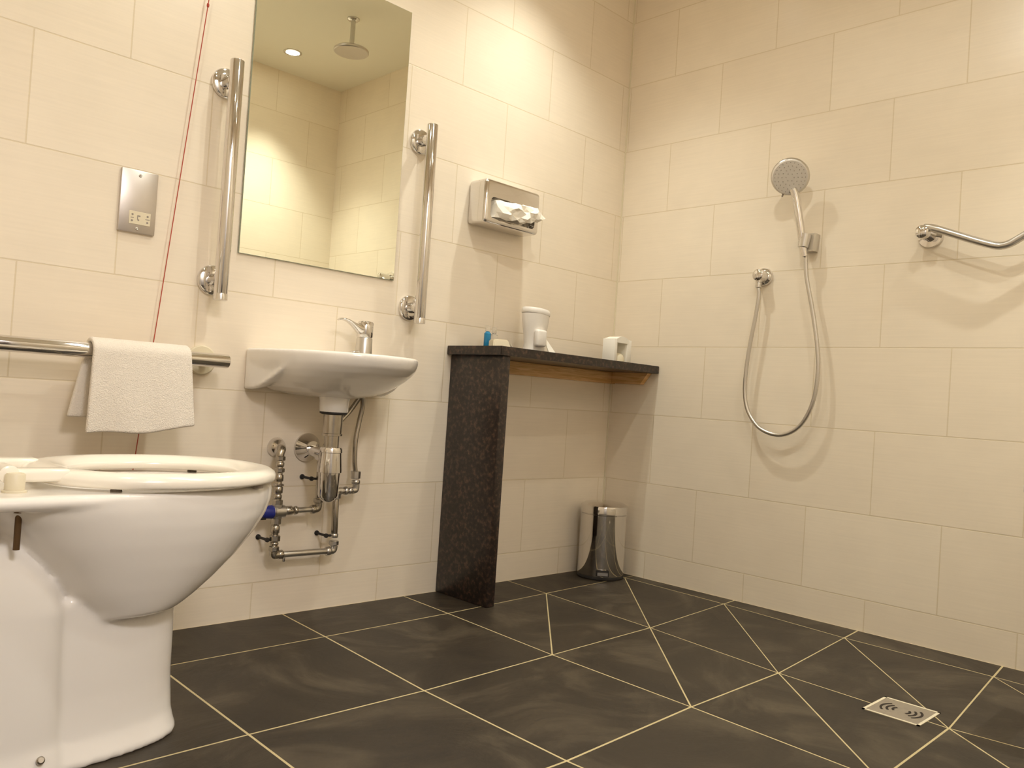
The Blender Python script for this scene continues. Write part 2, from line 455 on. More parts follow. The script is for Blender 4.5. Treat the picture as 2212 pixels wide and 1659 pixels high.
# ------------------------------------------------------------------ shaver socket
sx0, sx1, sz0, sz1 = -1.837, -1.754, .946, 1.092
t = thing('shaver_socket', ((sx0+sx1)/2, 0, sz0), 'brushed steel shaver socket plate on the wall left of the mirror', 'socket')
bm = box(nb(), sx0, sx1, -.009, 0, sz0, sz1, .002, 2); finish(bm, 'face_plate', M['steel'], t)
bm = box(nb(), sx0+.022, sx1-.012, -.0100, -.0085, sz0+.020, sz0+.050, .0006, 1); finish(bm, 'socket_insert', M['offp'], t)
bm = nb()
def hole(x, z, r): lathe(bm, (x, -.0097, z), (0, -1, 0), [(0, r), (.0006, r), (.0007, 0)], 14)
for x, z in ((sx0+.0295, sz0+.042), (sx0+.029, sz0+.0275), (sx1-.019, sz0+.042), (sx1-.019, sz0+.0275)): hole(x, z, .0024)
box(bm, sx0+.026, sx0+.033, -.0103, -.0097, sz0+.0335, sz0+.0352); box(bm, sx1-.024, sx1-.014, -.0103, -.0097, sz0+.0340, sz0+.0355)
# little shaver-head symbol between the outlets
box(bm, sx0+.0405, sx0+.0475, -.0103, -.0097, sz0+.0385, sz0+.0415); box(bm, sx0+.0405, sx0+.0425, -.0103, -.0097, sz0+.031, sz0+.0385)
hole(sx0+.0435, sz0+.0305, .0019)
finish(bm, 'socket_marks', M['greyp'], t)
for z in (sz0+.010, sz1-.012):
    bm = nb(); lathe(bm, ((sx0+sx1)/2, -.0088, z), (0, -1, 0), [(0, .0034), (.0012, .0034), (.0018, .0024), (.0018, .0022), (.0010, .0008), (.0010, 0)], 18)
    finish(bm, 'screw', M['dull'], t)

# ------------------------------------------------------------------ emergency pull cord
t = thing('pull_cord', (-1.61, -.012, ZC), 'thin red emergency pull cord slanting down the tiled wall', 'cord')
bm = nb(); tube(bm, [(-1.605, -.014, ZC-.02), (-1.667, -.013, 1.546), (-1.76, -.011, .443), (-1.775, -.011, .26)], .0012, 8); finish(bm, 'cord', M['red'], t)
bm = nb(); lathe(bm, (-1.6685, -.013, 1.522), (0, 0, 1), [(0, 0), (.002, .0026), (.006, .0032), (.010, .0026), (.012, 0)], 12); finish(bm, 'knot', M['red'], t)
bm = nb(); lathe(bm, (-1.605, -.014-.03, ZC), (0, 0, -1), [(0, .035), (.018, .034), (.022, .028), (.022, 0)], 28); finish(bm, 'ceiling_switch', M['whitep'], t)
bm = nb(); lathe(bm, (-1.775, -.016, .225), (0, 0, 1), [(0, .014), (.002, .0155), (.03, .006), (.036, .003), (.036, 0)], 3); finish(bm, 'pull_handle', M['red'], t)

# ------------------------------------------------------------------ washbasin
BX, BH, BD, BZ = -1.292, .208, .342, .706
def dring(z, hw, d, yb=0., e=2.3, n=48, cx=BX, ycut=None):
    pts = []
    for k in range(n+1):
        a = PI*k/n
        c, s = math.cos(a), math.sin(a)
        x = math.copysign(abs(c)**(2/e), c)*hw; y = -(abs(s)**(2/e))*d
        pts.append(Vector((cx-x, yb+y, z)))
    for k in range(1, 8): pts.append(Vector((cx+hw-2*hw*k/8, yb, z)))
    return pts
t = thing('washbasin', (BX, 0, .55), 'small white ceramic washbasin mounted on the wall under the mirror', 'washbasin')
bm = nb()
prof = [(BZ, .206, .338), (BZ-.004, BH, BD), (.690, .2075, .341), (.675, .2065, .334), (.658, .203, .312), (.642, .195, .284), (.626, .181, .252), (.612, .160, .222), (.601, .130, .196), (.594, .090, .176), (.590, .050, .162)]
loft(bm, [dring(z, w, d, e=2.35) for z, w, d in prof])
o = finish(bm, 'basin_bowl', M['ceramic'], t)
# rear wings that run down the wall at both sides
bmw = nb()
for s in (-1, 1):
    xa = BX+s*BH
    ring = []
    pf = [(0, .692), (.20, .692), (.185, .676), (.16, .655), (.13, .636), (.10, .620), (.07, .608), (.04, .601), (0, .600)]
    ex = lambda y: BX+s*(BH*(1-(y/BD)**2.3)**(1/2.3)-.0005)
    loft(bmw, [[Vector((ex(y)-s*q, -y, min(.692, z+zz))) for y, z in pf] for q, zz in ((0, 0), (.010, -.001), (.028, .002), (.045, .010), (.065, .022), (.09, .045))])
w = cutter(bmw)
bmc = nb(); loft(bmc, [dring(z, ww, d, yb=-.10, e=2.2) for z, ww, d in [(.75, .18, .215), (.70, .18, .215), (.68, .172, .205), (.655, .15, .18), (.635, .11, .14), (.622, .05, .08)]])
cu = cutter(bmc)
baked(o, [('BOOLEAN', dict(operation='UNION', object=w, solver='EXACT')), ('REMESH', dict(mode='VOXEL', voxel_size=.0038)), ('SMOOTH', dict(factor=.5, iterations=14)), ('BOOLEAN', dict(operation='DIFFERENCE', object=cu, solver='EXACT'))])
o.data.set_sharp_from_angle(angle=math.radians(60))
drop(w); drop(cu)
DY = -.125; DX = -1.304
bm = nb(); lathe(bm, (DX, DY, .622), (0, 0, -1), [(0, .050), (.022, .044), (.034, .0395), (.040, .0385), (.066, .0375), (.070, .034), (.070, 0)], 40); finish(bm, 'waste_boss', M['ceramic'], t)

# tap
TX, TY = -1.180, -.062
t = thing('basin_tap', (TX, TY, BZ), 'chrome lever tap standing on the back right corner of the washbasin', 'tap')
bm = nb(); lathe(bm, (TX, TY, BZ-.004), (0, 0, 1), [(0, .0255), (.004, .0255), (.006, .0235), (.058, .0220), (.060, .021)], 36); finish(bm, 'tap_body', M['satin'], t)
bm = nb(); lathe(bm, (TX, TY, BZ+.057), (0, 0, 1), [(0, .0215), (.002, .0225), (.040, .0225), (.044, .020), (.046, .009), (.0465, 0)], 36); finish(bm, 'tap_head', M['chrome'], t)
bm = nb()
d = Vector((-.995, -.10, 0)).normalized(); s = Vector((-d.y, d.x, 0))
rings = []
for f, h, ww, th in [(.006, .078, .018, .018), (.024, .080, .0155, .015), (.034, .084, .0135, .0105), (.046, .090, .012, .0070), (.060, .0965, .0115, .0050), (.074, .1000, .0110, .0040), (.088, .0995, .0095, .0032), (.095, .0965, .006, .002)]:
    c = Vector((TX, TY, BZ+h))+d*f
    rings.append([c+s*ww*math.cos(2*PI*k/16)+Vector((0, 0, 1))*th*math.sin(2*PI*k/16) for k in range(16)])
loft(bm, rings); finish(bm, 'lever', M['chrome'], t)
bm = nb(); c = Vector((TX, TY, BZ+.010)); tube(bm, [c+d*.012, c+d*.035+Vector((0, 0, -.001)), c+d*.052-Vector((0, 0, .006)), c+d*.056-Vector((0, 0, .014))], [.010, .009, .008, .007], 20); finish(bm, 'spout', M['chrome'], t)

# bottle trap and wall waste
t = thing('bottle_trap', (DX, DY, .32), 'chrome bottle trap hanging under the washbasin waste', 'trap')
bm = nb(); lathe(bm, (DX, DY, .560), (0, 0, -1), [(0, .034), (.004, .036), (.010, .036), (.013, .030), (.013, 0)], 32); finish(bm, 'rubber_washer', M['rubber'], t)
bm = nb(); lathe(bm, (DX, DY, .548), (0, 0, -1), [(0, .0255), (.050, .0245), (.051, .0265), (.056, .0265), (.057, .0195), (.088, .0195), (.088, 0)], 32); finish(bm, 'tailpiece', M['dull'], t)
bm = nb(); lathe(bm, (DX, DY, .462), (0, 0, -1), [(0, .020), (.001, .028), (.006, .0300), (.014, .0305), (.015, .0285), (.060, .0325), (.066, .0325), (.067, .0295)], 36); finish(bm, 'trap_head', M['chrome'], t)
bm = nb(); lathe(bm, (DX, DY, .396), (0, 0, -1), [(0, .0285), (.060, .0265), (.066, .024), (.066, .020), (.071, .019), (.077, .014), (.080, 0)], 36); finish(bm, 'trap_cup', M['chrome'], t)
bm = nb(); tube(bm, [(DX, DY+.02, .437), (DX, -.006, .447)], .0150, 24); lathe(bm, (DX, DY+.026, .4375), (0, 1, .08), [(0, .0205), (.022, .0205), (.024, .0175)], 28); finish(bm, 'outlet_pipe', M['chrome'], t)
bm = nb(); lathe(bm, (DX+.002, 0, .450), (0, -1, 0), [(0, .0385), (.004, .0395), (.008, .038), (.030, .0205), (.034, .0195), (.034, .015)], 40); finish(bm, 'wall_rose', M['chrome'], t)

# supply pipes with mixing valve
PY = -.05
t = thing('supply_pipework', (-1.40, 0, .17), 'chrome supply pipework with blue valve knob on the wall below the washbasin', 'pipework')
def pipe(name, pts, r=.0082, mat='dull'):
    bm = nb(); tube(bm, pts, r, 18, bev=.001); return finish(bm, name, M[mat], t)
def nut(bm, c, axis, r=.0125, L=.016):
    lathe(bm, Vector(c)-Vector(axis).normalized()*L/2, axis, [(0, r*.86), (.002, r), (L-.002, r), (L, r*.86)], 8)
bm = nb(); lathe(bm, (-1.394, 0, .450), (0, -1, 0), [(0, .026), (.004, .0265), (.018, .020), (.026, .012), (.034, .011)], 32); finish(bm, 'wall_rose', M['chrome'], t)
bm = nb(); tube(bm, bez([(-1.396, -.028, .450), (-1.402, -.046, .448), (-1.408, PY, .436), (-1.408, PY, .425)], 5), .0105, 18); finish(bm, 'elbow', M['dull'], t)
vx = -1.407
pipe('pipe_run', [(vx, PY, .43), (vx, PY, .175)], .0085)
bm = nb()
for z, r, L in ((.425, .0135, .012), (.409, .0115, .012), (.394, .0135, .012), (.374, .012, .018), (.356, .0145, .006), (.343, .0125, .018), (.325, .011, .012), (.309, .0145, .018), (.262, .0135, .018), (.240, .0115, .02), (.217, .0145, .016), (.203, .011, .008), (.190, .0135, .014)):
    nut(bm, (vx, PY, z), (0, 0, 1), r, L)
nut(bm, (-1.372, PY, .287), (1, 0, 0), .0125, .02); nut(bm, (-1.385, PY, .287), (1, 0, 0), .0105, .012); nut(bm, (-1.352, PY, .287), (1, 0, 0), .0115, .01)
finish(bm, 'compression_nuts', M['dull'], t)
bm = nb(); lathe(bm, (-1.385, PY, .286), (-1, 0, 0), [(0, .015), (.002, .0175), (.030, .0185), (.032, .016), (.036, .016), (.036, 0)], 28)
lathe(bm, (vx, PY, .268), (0, 0, 1), [(0, .014), (.003, .0155), (.036, .0155), (.038, .013)], 24); finish(bm, 'mixing_valve', M['satin'], t)
bm = nb(); lathe(bm, (-1.419, PY, .286), (-1, 0, 0), [(0, .0165), (.003, .0178), (.020, .0165), (.028, .0155), (.030, .012), (.030, 0)], 28); finish(bm, 'valve_knob', M['bluep'], t)['label'] = 'blue plastic valve knob'
bm = box(nb(), -1.455, -1.440, PY-.009, PY+.003, .268, .275, .001); finish(bm, 'valve_tab', M['rubber'], t)
pipe('pipe_run', [(-1.355, PY, .287), (-1.296, PY, .287)], .0078, 'satin')
bm = nb(); tube(bm, bez([(-1.300, PY, .287), (-1.288, PY, .288), (-1.284, PY, .294), (-1.284, PY, .306)], 5), .0105, 18); nut(bm, (-1.300, PY, .287), (1, 0, 0), .0125, .012); nut(bm, (-1.285, PY, .310), (0, 0, 1), .013, .012); finish(bm, 'elbow', M['dull'], t)
pipe('pipe_run', [(-1.285, PY, .308), (-1.288, PY, .42)], .0078)
bm = nb(); tube(bm, bez([(-1.288, PY, .415), (-1.280, PY, .445), (-1.262, PY, .485), (-1.238, PY, .520), (-1.202, PY, .558), (-1.180, TY, .600)], 6), .0066, 14); finish(bm, 'flexible_hose', M['dull'], t)
bm = nb(); tube(bm, bez([(vx, PY, .184), (vx, PY, .176), (-1.404, PY, .173), (-1.392, PY, .173)], 5), .0112, 18); nut(bm, (-1.388, PY, .173), (1, 0, 0), .0125, .014); nut(bm, (-1.377, PY, .160), (0, 0, 1), .004, .012); finish(bm, 'elbow', M['dull'], t)
pipe('pipe_run', [(-1.388, PY, .173), (-1.242, PY, .1705)], .0085, 'satin')
bm = nb(); nut(bm, (-1.243, PY, .1705), (1, 0, 0), .0125, .014); tube(bm, bez([(-1.240, PY, .1705), (-1.228, PY, .171), (-1.2245, PY, .178), (-1.2255, PY, .192)], 5), .0100, 18); nut(bm, (-1.226, PY, .192), (0, 0, 1), .0135, .014); nut(bm, (-1.2265, PY, .212), (0, 0, 1), .011, .012); finish(bm, 'elbow', M['satin'], t)
pipe('pipe_run', [(-1.2262, PY, .208), (-1.230, PY, .322)], .0092)
bm = nb(); nut(bm, (-1.230, PY, .322), (0, 0, 1), .0135, .018); tube(bm, bez([(-1.230, PY, .322), (-1.229, PY, .332), (-1.222, PY, .335), (-1.21, PY, .335)], 5), .0095, 18)
for x in (-1.214, -1.200, -1.186): nut(bm, (x, PY, .334), (1, 0, 0), .0105 if x != -1.2 else .0125, .010)
tube(bm, [(-1.215, PY, .3345), (-1.176, PY, .334)], .007, 14)
tube(bm, bez([(-1.178, PY, .334), (-1.168, PY, .336), (-1.166, PY, .344), (-1.167, PY, .355)], 5), .0098, 18); nut(bm, (-1.168, PY, .358), (0, 0, 1), .0125, .012); nut(bm, (-1.170, PY, .378), (0, 0, 1), .0140, .022)
finish(bm, 'elbow', M['satin'], t)
def hosept(): return bez([(-1.172, PY, .388), (-1.177, PY, .42), (-1.178, PY, .475), (-1.170, PY, .53), (-1.166, PY-.005, .575), (-1.18, TY, .625)], 6)
bm = nb(); tube(bm, hosept(), .0068, 14); finish(bm, 'flexible_hose', M['dull'], t)
for cx2, cz2, w2 in ((-1.428, .214, .016), (-1.310, .370, .018), (-1.252, .213, .02), ):
    bm = nb(); tube(bm, [(cx2, PY+.004, cz2), (cx2+w2, PY+.002, cz2-.001)], .0032, 10); lathe(bm, (cx2, -.0005, cz2), (0, -1, 0), [(0, .007), (.003, .007), (.004, .0035), (.045, .0035), (.047, .006), (.052, .006), (.053, 0)], 14)
    finish(bm, 'isolating_screw', M['rubber'], t)

# ------------------------------------------------------------------ tissue dispenser and tissue
t = thing('tissue_dispenser', (-.655, 0, 1.17), 'polished steel tissue dispenser on the wall above the dark shelf', 'dispenser')
ax0, ax1, az0, az1, ay = -.782, -.536, 1.166, 1.305, -.084
bm = box(nb(), ax0, ax1, ay, 0, az0, az1, .012, 4)
o = finish(bm, 'dispenser_case', M['chrome'], t)
bmc = box(nb(), ax0+.024, ax1-.022, ay-.02, ay+.034, az0+.016, az0+.084, .014, 3); cu = cutter(bmc)
baked(o, [('BOOLEAN', dict(operation='DIFFERENCE', object=cu, solver='EXACT'))]); o.data.set_sharp_from_angle(angle=math.radians(35)); drop(cu)
bm = nb()
tis = [[(-.748, -.050, 1.190), (-.742, -.088, 1.188), (-.705, -.104, 1.184), (-.672, -.118, 1.186), (-.640, -.112, 1.182), (-.612, -.122, 1.190), (-.585, -.112, 1.196), (-.560, -.10, 1.206)],
       [(-.748, -.052, 1.206), (-.738, -.094, 1.204), (-.708, -.122, 1.198), (-.672, -.112, 1.205), (-.642, -.132, 1.196), (-.610, -.118, 1.206), (-.580, -.124, 1.208), (-.548, -.108, 1.216)],
       [(-.748, -.052, 1.222), (-.738, -.090, 1.224), (-.706, -.110, 1.220), (-.674, -.126, 1.222), (-.636, -.114, 1.224), (-.606, -.132, 1.222), (-.574, -.116, 1.226), (-.530, -.106, 1.224)],
       [(-.748, -.052, 1.236), (-.736, -.088, 1.240), (-.704, -.098, 1.240), (-.668, -.104, 1.238), (-.634, -.120, 1.238), (-.602, -.110, 1.242), (-.580, -.120, 1.242), (-.548, -.106, 1.232)],
       [(-.748, -.052, 1.245), (-.736, -.070, 1.247), (-.704, -.076, 1.248), (-.668, -.080, 1.247), (-.634, -.086, 1.246), (-.606, -.090, 1.252), (-.584, -.096, 1.250), (-.560, -.090, 1.240)]]
R = [[bm.verts.new(p) for p in r] for r in tis]
for a, b2 in zip(R, R[1:]):
    for k in range(7): bm.faces.new((a[k], a[k+1], b2[k+1], b2[k]))
o = tag(finish(bm, 'paper_tissue', M['tissue']), 'crumpled white paper tissue pulled halfway out of the steel dispenser', 'tissue')
bm = bmesh.new(); bm.from_mesh(o.data); bmesh.ops.subdivide_edges(bm, edges=bm.edges, cuts=1)
for v in bm.verts:
    v.co += Vector((random.uniform(-.002, .002), random.uniform(-.005, .005), random.uniform(-.003, .003)))*(1 if v.co.y < -.07 else 0)
bmesh.ops.triangulate(bm, faces=bm.faces); bm.to_mesh(o.data); bm.free()
baked(o, [('SOLIDIFY', dict(thickness=.0012))])
o.data.set_sharp_from_angle(angle=math.radians(9))

# ------------------------------------------------------------------ dark stone shelf
t = thing('stone_shelf', (-.4, 0, 0), 'dark granite corner shelf with one upright side panel, standing on the floor', 'shelf')
bm = nb()
top = [(-.826, -.001), (-.826, -.246), (-.5, -.238), (-.002, -.222), (-.002, -.001)]
lo = [Vector((x, y, .746)) for x, y in top]; hi = [Vector((x, y, .773)) for x, y in top]
loft(bm, [lo, hi]); bmesh.ops.bevel(bm, geom=list(bm.edges), offset=.0015, segments=2, affect='EDGES'); finish(bm, 'shelf_top', M['granite'], t)
bm = box(nb(), -.808, -.776, -.236, -.001, .001, .7455, .0015, 2); finish(bm, 'side_panel', M['granite'], t)
bm = box(nb(), -.775, -.003, -.024, -.001, .702, .7455, .001); finish(bm, 'back_batten', M['pine'], t)['label'] = 'pine batten along the wall'
bm = nb()
prof = [(-.025, .7455), (-.190, .7455), (-.158, .704), (-.025, .704)]
loft(bm, [[Vector((-.003, y, z)) for y, z in prof], [Vector((-.026, y, z)) for y, z in prof]]); finish(bm, 'end_batten', M['pine'], t)['label'] = 'short pine batten with a slanted end'

# ------------------------------------------------------------------ things on the shelf
ZS = .7735
def bottle(x, y, body, label, h=.046, r=.011):
    t = thing('toiletry_bottle', (x, y, ZS), label, 'bottle')
    bm = nb(); lathe(bm, (x, y, ZS), (0, 0, 1), [(0, r*.9), (.002, r), (h, r), (h+.005, r*.55), (h+.007, r*.5)], 24); finish(bm, 'bottle_body', M[body], t)
    bm = nb(); lathe(bm, (x, y, ZS+h+.006), (0, 0, 1), [(0, r*.66), (.001, r*.7), (.018, r*.66), (.019, 0)], 20); finish(bm, 'bottle_cap', M['clear'], t)
bottle(-.736, -.085, 'gel', 'small bottle of bright blue gel behind the white soap packet')
bottle(-.703, -.080, 'clear', 'small clear toiletry bottle next to the blue gel bottle', .044)
t = thing('soap_packet', (-.735, -.115, ZS), 'cream wrapped soap packet at the left end of the shelf', 'packet')
bm = nb()
r0 = [Vector(p) for p in ((-.768, -.150, ZS), (-.708, -.168, ZS), (-.694, -.132, ZS), (-.755, -.112, ZS))]
r1 = [Vector((p.x*1+.006 if k in (0, 3) else p.x-.010, p.y+.006, ZS+.027+(-.002 if k > 1 else 0))) for k, p in enumerate(r0)]
loft(bm, [r0, r1]); bmesh.ops.bevel(bm, geom=list(bm.edges), offset=.003, segments=2, affect='EDGES'); finish(bm, 'wrapper', M['offp'], t)
bm = nb(); loft(bm, [[Vector((-.694, -.163, ZS+.001)), Vector((-.690, -.160, ZS+.001)), Vector((-.686, -.12, ZS+.001)), Vector((-.690, -.12, ZS+.001))], [Vector((-.704, -.158, ZS+.018)), Vector((-.701, -.156, ZS+.018)), Vector((-.700, -.125, ZS+.018)), Vector((-.703, -.125, ZS+.018))]]); finish(bm, 'wrapper_flap', M['whitep'], t)

sxc, syc = -.552, -.112
t = thing('soap_dispenser', (sxc, syc, ZS), 'white wide-topped soap dispenser in the middle of the shelf', 'dispenser')
bm = nb(); rings = []
for z, a, b2 in [(0, .040, .030), (.003, .042, .032), (.03, .037, .030), (.06, .040, .032), (.085, .046, .036), (.110, .050, .039), (.128, .0505, .040)]:
    rings.append([Vector((sxc+a*math.cos(2*PI*k/36), syc+b2*math.sin(2*PI*k/36), ZS+z)) for k in range(36)])
loft(bm, rings); finish(bm, 'dispenser_body', M['whitep'], t)
bm = nb(); rings = []
for z, a, b2 in [(.126, .0515, .041), (.128, .0525, .042), (.138, .0525, .042), (.1435, .049, .039), (.145, .03, .02)]:
    rings.append([Vector((sxc+a*math.cos(2*PI*k/36), syc+b2*math.sin(2*PI*k/36), ZS+z+.004*(-math.cos(2*PI*k/36)))) for k in range(36)])
loft(bm, rings); finish(bm, 'lid', M['whitep'], t)
bm = box(nb(), sxc-.032, sxc+.012, syc-.048, syc-.026, ZS+.02, ZS+.075, .008, 3); finish(bm, 'push_lever', M['whitep'], t)
bm = nb()
pp = [(-.519, -.10), (-.469, -.112), (-.501, -.108)]
a = [Vector((-.515, -.150, ZS)), Vector((-.452, -.128, ZS)), Vector((-.512, -.110, ZS+.068))]
loft(bm, [a, [p+Vector((.001, .004, 0)) for p in a]])
tag(finish(bm, 'folded_card', M['cardw'], smooth=False), 'white folded card leaning at the right side of the soap dispenser', 'card')

t = thing('cup_box', (-.115, -.10, ZS), 'bright white open-fronted box at the wall end of the shelf', 'box')
bx0, bx1, by0, by1, bh = -.178, -.080, -.150, -.095, .090
bm = nb()
box(bm, bx0, bx0+.016, by0, by1, ZS, ZS+bh*.95, .0015); box(bm, bx1-.026, bx1, by0, by1, ZS, ZS+bh*.95, .0015)
box(bm, bx0+.014, bx1-.024, by1-.006, by1, ZS, ZS+bh)
n = 12
arch = [Vector((bx0+.010, 0, ZS+bh*.80))]+[Vector((bx0+.010+(bx1-.020-bx0-.010)*k/n, 0, ZS+bh*.95+.010*math.sin(PI*k/n))) for k in range(n+1)]+[Vector((bx1-.020, 0, ZS+bh*.80))]
loft(bm, [[p+Vector((0, by0-.001, 0)) for p in arch], [p+Vector((0, by1, 0)) for p in arch]])
finish(bm, 'box_body', M['cardw'], t)
bm = box(nb(), bx0+.014, bx1-.024, by0+.004, by1-.008, ZS, ZS+.006, .001); finish(bm, 'base_tray', M['offp'], t)
bm = nb(); lathe(bm, ((bx0+bx1-.01)/2, by0+.018, ZS+.0065), (0, 0, 1), [(0, .0235), (.012, .0225), (.022, .018), (.028, .011), (.030, 0)], 32)
tag(finish(bm, 'round_soap', M['offp']), 'pale domed soap sitting inside the white box', 'soap')

# ------------------------------------------------------------------ pedal bin
px_, py_ = -.125, -.108
t = thing('pedal_bin', (px_, py_, 0), 'small polished steel pedal bin in the corner under the dark shelf', 'bin')
bm = nb(); lathe(bm, (px_, py_, 0), (0, 0, 1), [(0, .080), (.002, .084), (.010, .084), (.013, .082), (.013, 0)], 48); finish(bm, 'base_ring', M['rubber'], t)
bm = nb(); lathe(bm, (px_, py_, .012), (0, 0, 1), [(0, .0825), (.003, .0835), (.215, .0835), (.217, .081), (.219, .081)], 64); finish(bm, 'bin_body', M['chrome'], t)
bm = nb(); lathe(bm, (px_, py_, .231), (0, 0, 1), [(0, .0845), (.001, .0860), (.024, .0860), (.028, .0845), (.036, .070), (.040, .045), (.042, 0)], 64); finish(bm, 'lid', M['chrome'], t)
dc = Vector((-.72, -.69, 0)).normalized(); sd = Vector((-dc.y, dc.x, 0))
bm = nb(); c = Vector((px_, py_, .026))+dc*.076
def obox(bm, c, d, s, a, b2, h, bev=.001):
    v = [c+d*i*a+s*j*b2+Vector((0, 0, k*h)) for i in (-1, 1) for j in (-1, 1) for k in (-1, 1)]
    r = bmesh.ops.create_cube(bm, size=2)['verts']
    for q in r: q.co = c+d*q.co.x*a+s*q.co.y*b2+Vector((0, 0, q.co.z*h))
    bmesh.ops.bevel(bm, geom=list({e for q in r for e in q.link_edges}), offset=bev, segments=2, affect='EDGES')
obox(bm, c, dc, sd, .0085, .022, .0095); finish(bm, 'pedal_housing', M['rubber'], t)
bm = nb(); obox(bm, c+dc*.012, dc, sd, .010, .0175, .0045); finish(bm, 'pedal', M['chrome'], t)

# ------------------------------------------------------------------ hand shower, outlet, bracket
t = thing('wall_outlet', (0, -.615, 1.083), 'round chrome shower hose outlet on the tiled wall', 'outlet')
bm = nb(); lathe(bm, (0, -.620, 1.078), (-1, 0, 0), [(0, .030), (.004, .0305), (.012, .027), (.016, .020), (.040, .0185), (.048, .0185), (.052, .014), (.053, 0)], 36); finish(bm, 'wall_rose', M['chrome'], t)
bm = nb(); tube(bm, [(-.036, -.620, 1.079), (-.036, -.620, 1.055), ], .0105, 20); lathe(bm, (-.036, -.619, 1.062), (0, 0, -1), [(0, .0085), (.002, .0095), (.024, .0095), (.026, .007), (.026, 0)], 20); finish(bm, 'hose_nut', M['satin'], t)
t = thing('shower_bracket', (0, -.765, 1.16), 'satin chrome bracket holding the hand shower on the wall', 'bracket')
bm = nb()
rg = lambda z, a, b2: [Vector((x, y, z)) for x, y in ((0, -.802+a), (-.030, -.800+a), (-.052, -.786), (-.052, -.758), (-.040, -.750), (0, -.752+b2))]
rg2 = lambda z, k: [Vector((x, -.782+y*k, z)) for x, y in ((0, -.022), (-.026, -.024), (-.034, -.018), (-.034, .018), (-.026, .024), (0, .022))]
loft(bm, [rg2(1.146, .75), rg2(1.150, .82), rg2(1.197, 1.0), rg2(1.201, .95)])
lathe(bm, (-.048, -.771, 1.155), (.12, -.08, 1), [(0, .013), (.001, .016), (.042, .019), (.043, .015)], 24)
finish(bm, 'bracket_body', M['satin'], t)
t = thing('hand_shower', (-.05, -.75, 1.15), 'chrome hand shower with round grey face and long looping hose', 'shower')
HP = [(-.043, -.777, 1.128), (-.047, -.771, 1.16), (-.056, -.764, 1.215), (-.064, -.756, 1.27), (-.070, -.749, 1.312), (-.078, -.742, 1.338)]
bm = nb(); tube(bm, bez(HP, 5), [.0085+.0035*min(1, k/8) for k in range(26)], 20); finish(bm, 'handle', M['chrome'], t)
nrm = Vector((-.80, -.38, -.42)).normalized()
hc = Vector((-.088, -.735, 1.375))
bm = nb(); lathe(bm, hc-nrm*.004, -nrm, [(-.010, .050), (-.006, .0565), (0, .0590), (.008, .0570), (.018, .044), (.026, .022), (.028, 0)], 48); finish(bm, 'shower_head', M['satin'], t)
bm = nb(); lathe(bm, hc+nrm*.0035, nrm, [(0, .054), (.004, .0545), (.0065, .052), (.007, .045), (.007, 0)], 48)
finish(bm, 'spray_face', M['face'], t)['label'] = 'matt grey spray face'
ud, wd = basis(nrm); bm = nb()
for rr, n in ((.012, 6), (.024, 12), (.036, 18), (.046, 24)):
    for k in range(n):
        c = hc+nrm*.0103+(ud*math.cos(2*PI*k/n)+wd*math.sin(2*PI*k/n))*rr
        lathe(bm, c, nrm, [(0, .0015), (.0018, .001), (.0018, 0)], 6)
finish(bm, 'spray_nozzles', M['greyp'], t)
bm = nb(); dn = Vector((0, .36, -.93)); dn = (dn-nrm*dn.dot(nrm)).normalized(); tube(bm, [hc+dn*.050+nrm*.002, hc+dn*.066+nrm*.004], [.0035, .0022], 8)
finish(bm, 'mode_lever', M['greyp'], t)
bm = nb()
HS = [(1.038, -.619), (1.009, -.623), (.933, -.615), (.857, -.604), (.765, -.595), (.688, -.596), (.628, -.613), (.582, -.652), (.562, -.703), (.566, -.750), (.595, -.794), (.648, -.824), (.713, -.839), (.799, -.840), (.900, -.824), (.987, -.804), (1.061, -.785), (1.121, -.777), (1.132, -.776)]
hp = bez([(-.036-.006*math.sin(PI*k/18), y, z) for k, (z, y) in enumerate(HS)], 14)
tube(bm, hp, [.0062+(.0004 if k % 2 else 0) for k in range(len(hp))], 14); finish(bm, 'shower_hose', M['satin'], t)

# rain shower over the wet area, seen in the mirror
rx, ry = -.485, -1.226
t = thing('rain_shower', (rx, ry, ZC-.16), 'round chrome rain shower head on a ceiling arm, seen in the mirror', 'shower')
bm = nb(); tube(bm, [(rx, ry, ZC), (rx, ry, ZC-.128)], .0105, 24); finish(bm, 'ceiling_arm', M['satin'], t)
bm = nb(); lathe(bm, (rx, ry, ZC), (0, 0, -1), [(0, .028), (.005, .028), (.010, .022), (.012, .0115)], 32); finish(bm, 'ceiling_rose', M['chrome'], t)
bm = nb(); lathe(bm, (rx, ry, ZC-.122), (0, 0, -1), [(0, .014), (.008, .018), (.014, .045), (.018, .074), (.022, .078), (.030, .078), (.033, .075), (.033, 0)], 48); finish(bm, 'shower_head', M['steel'], t)

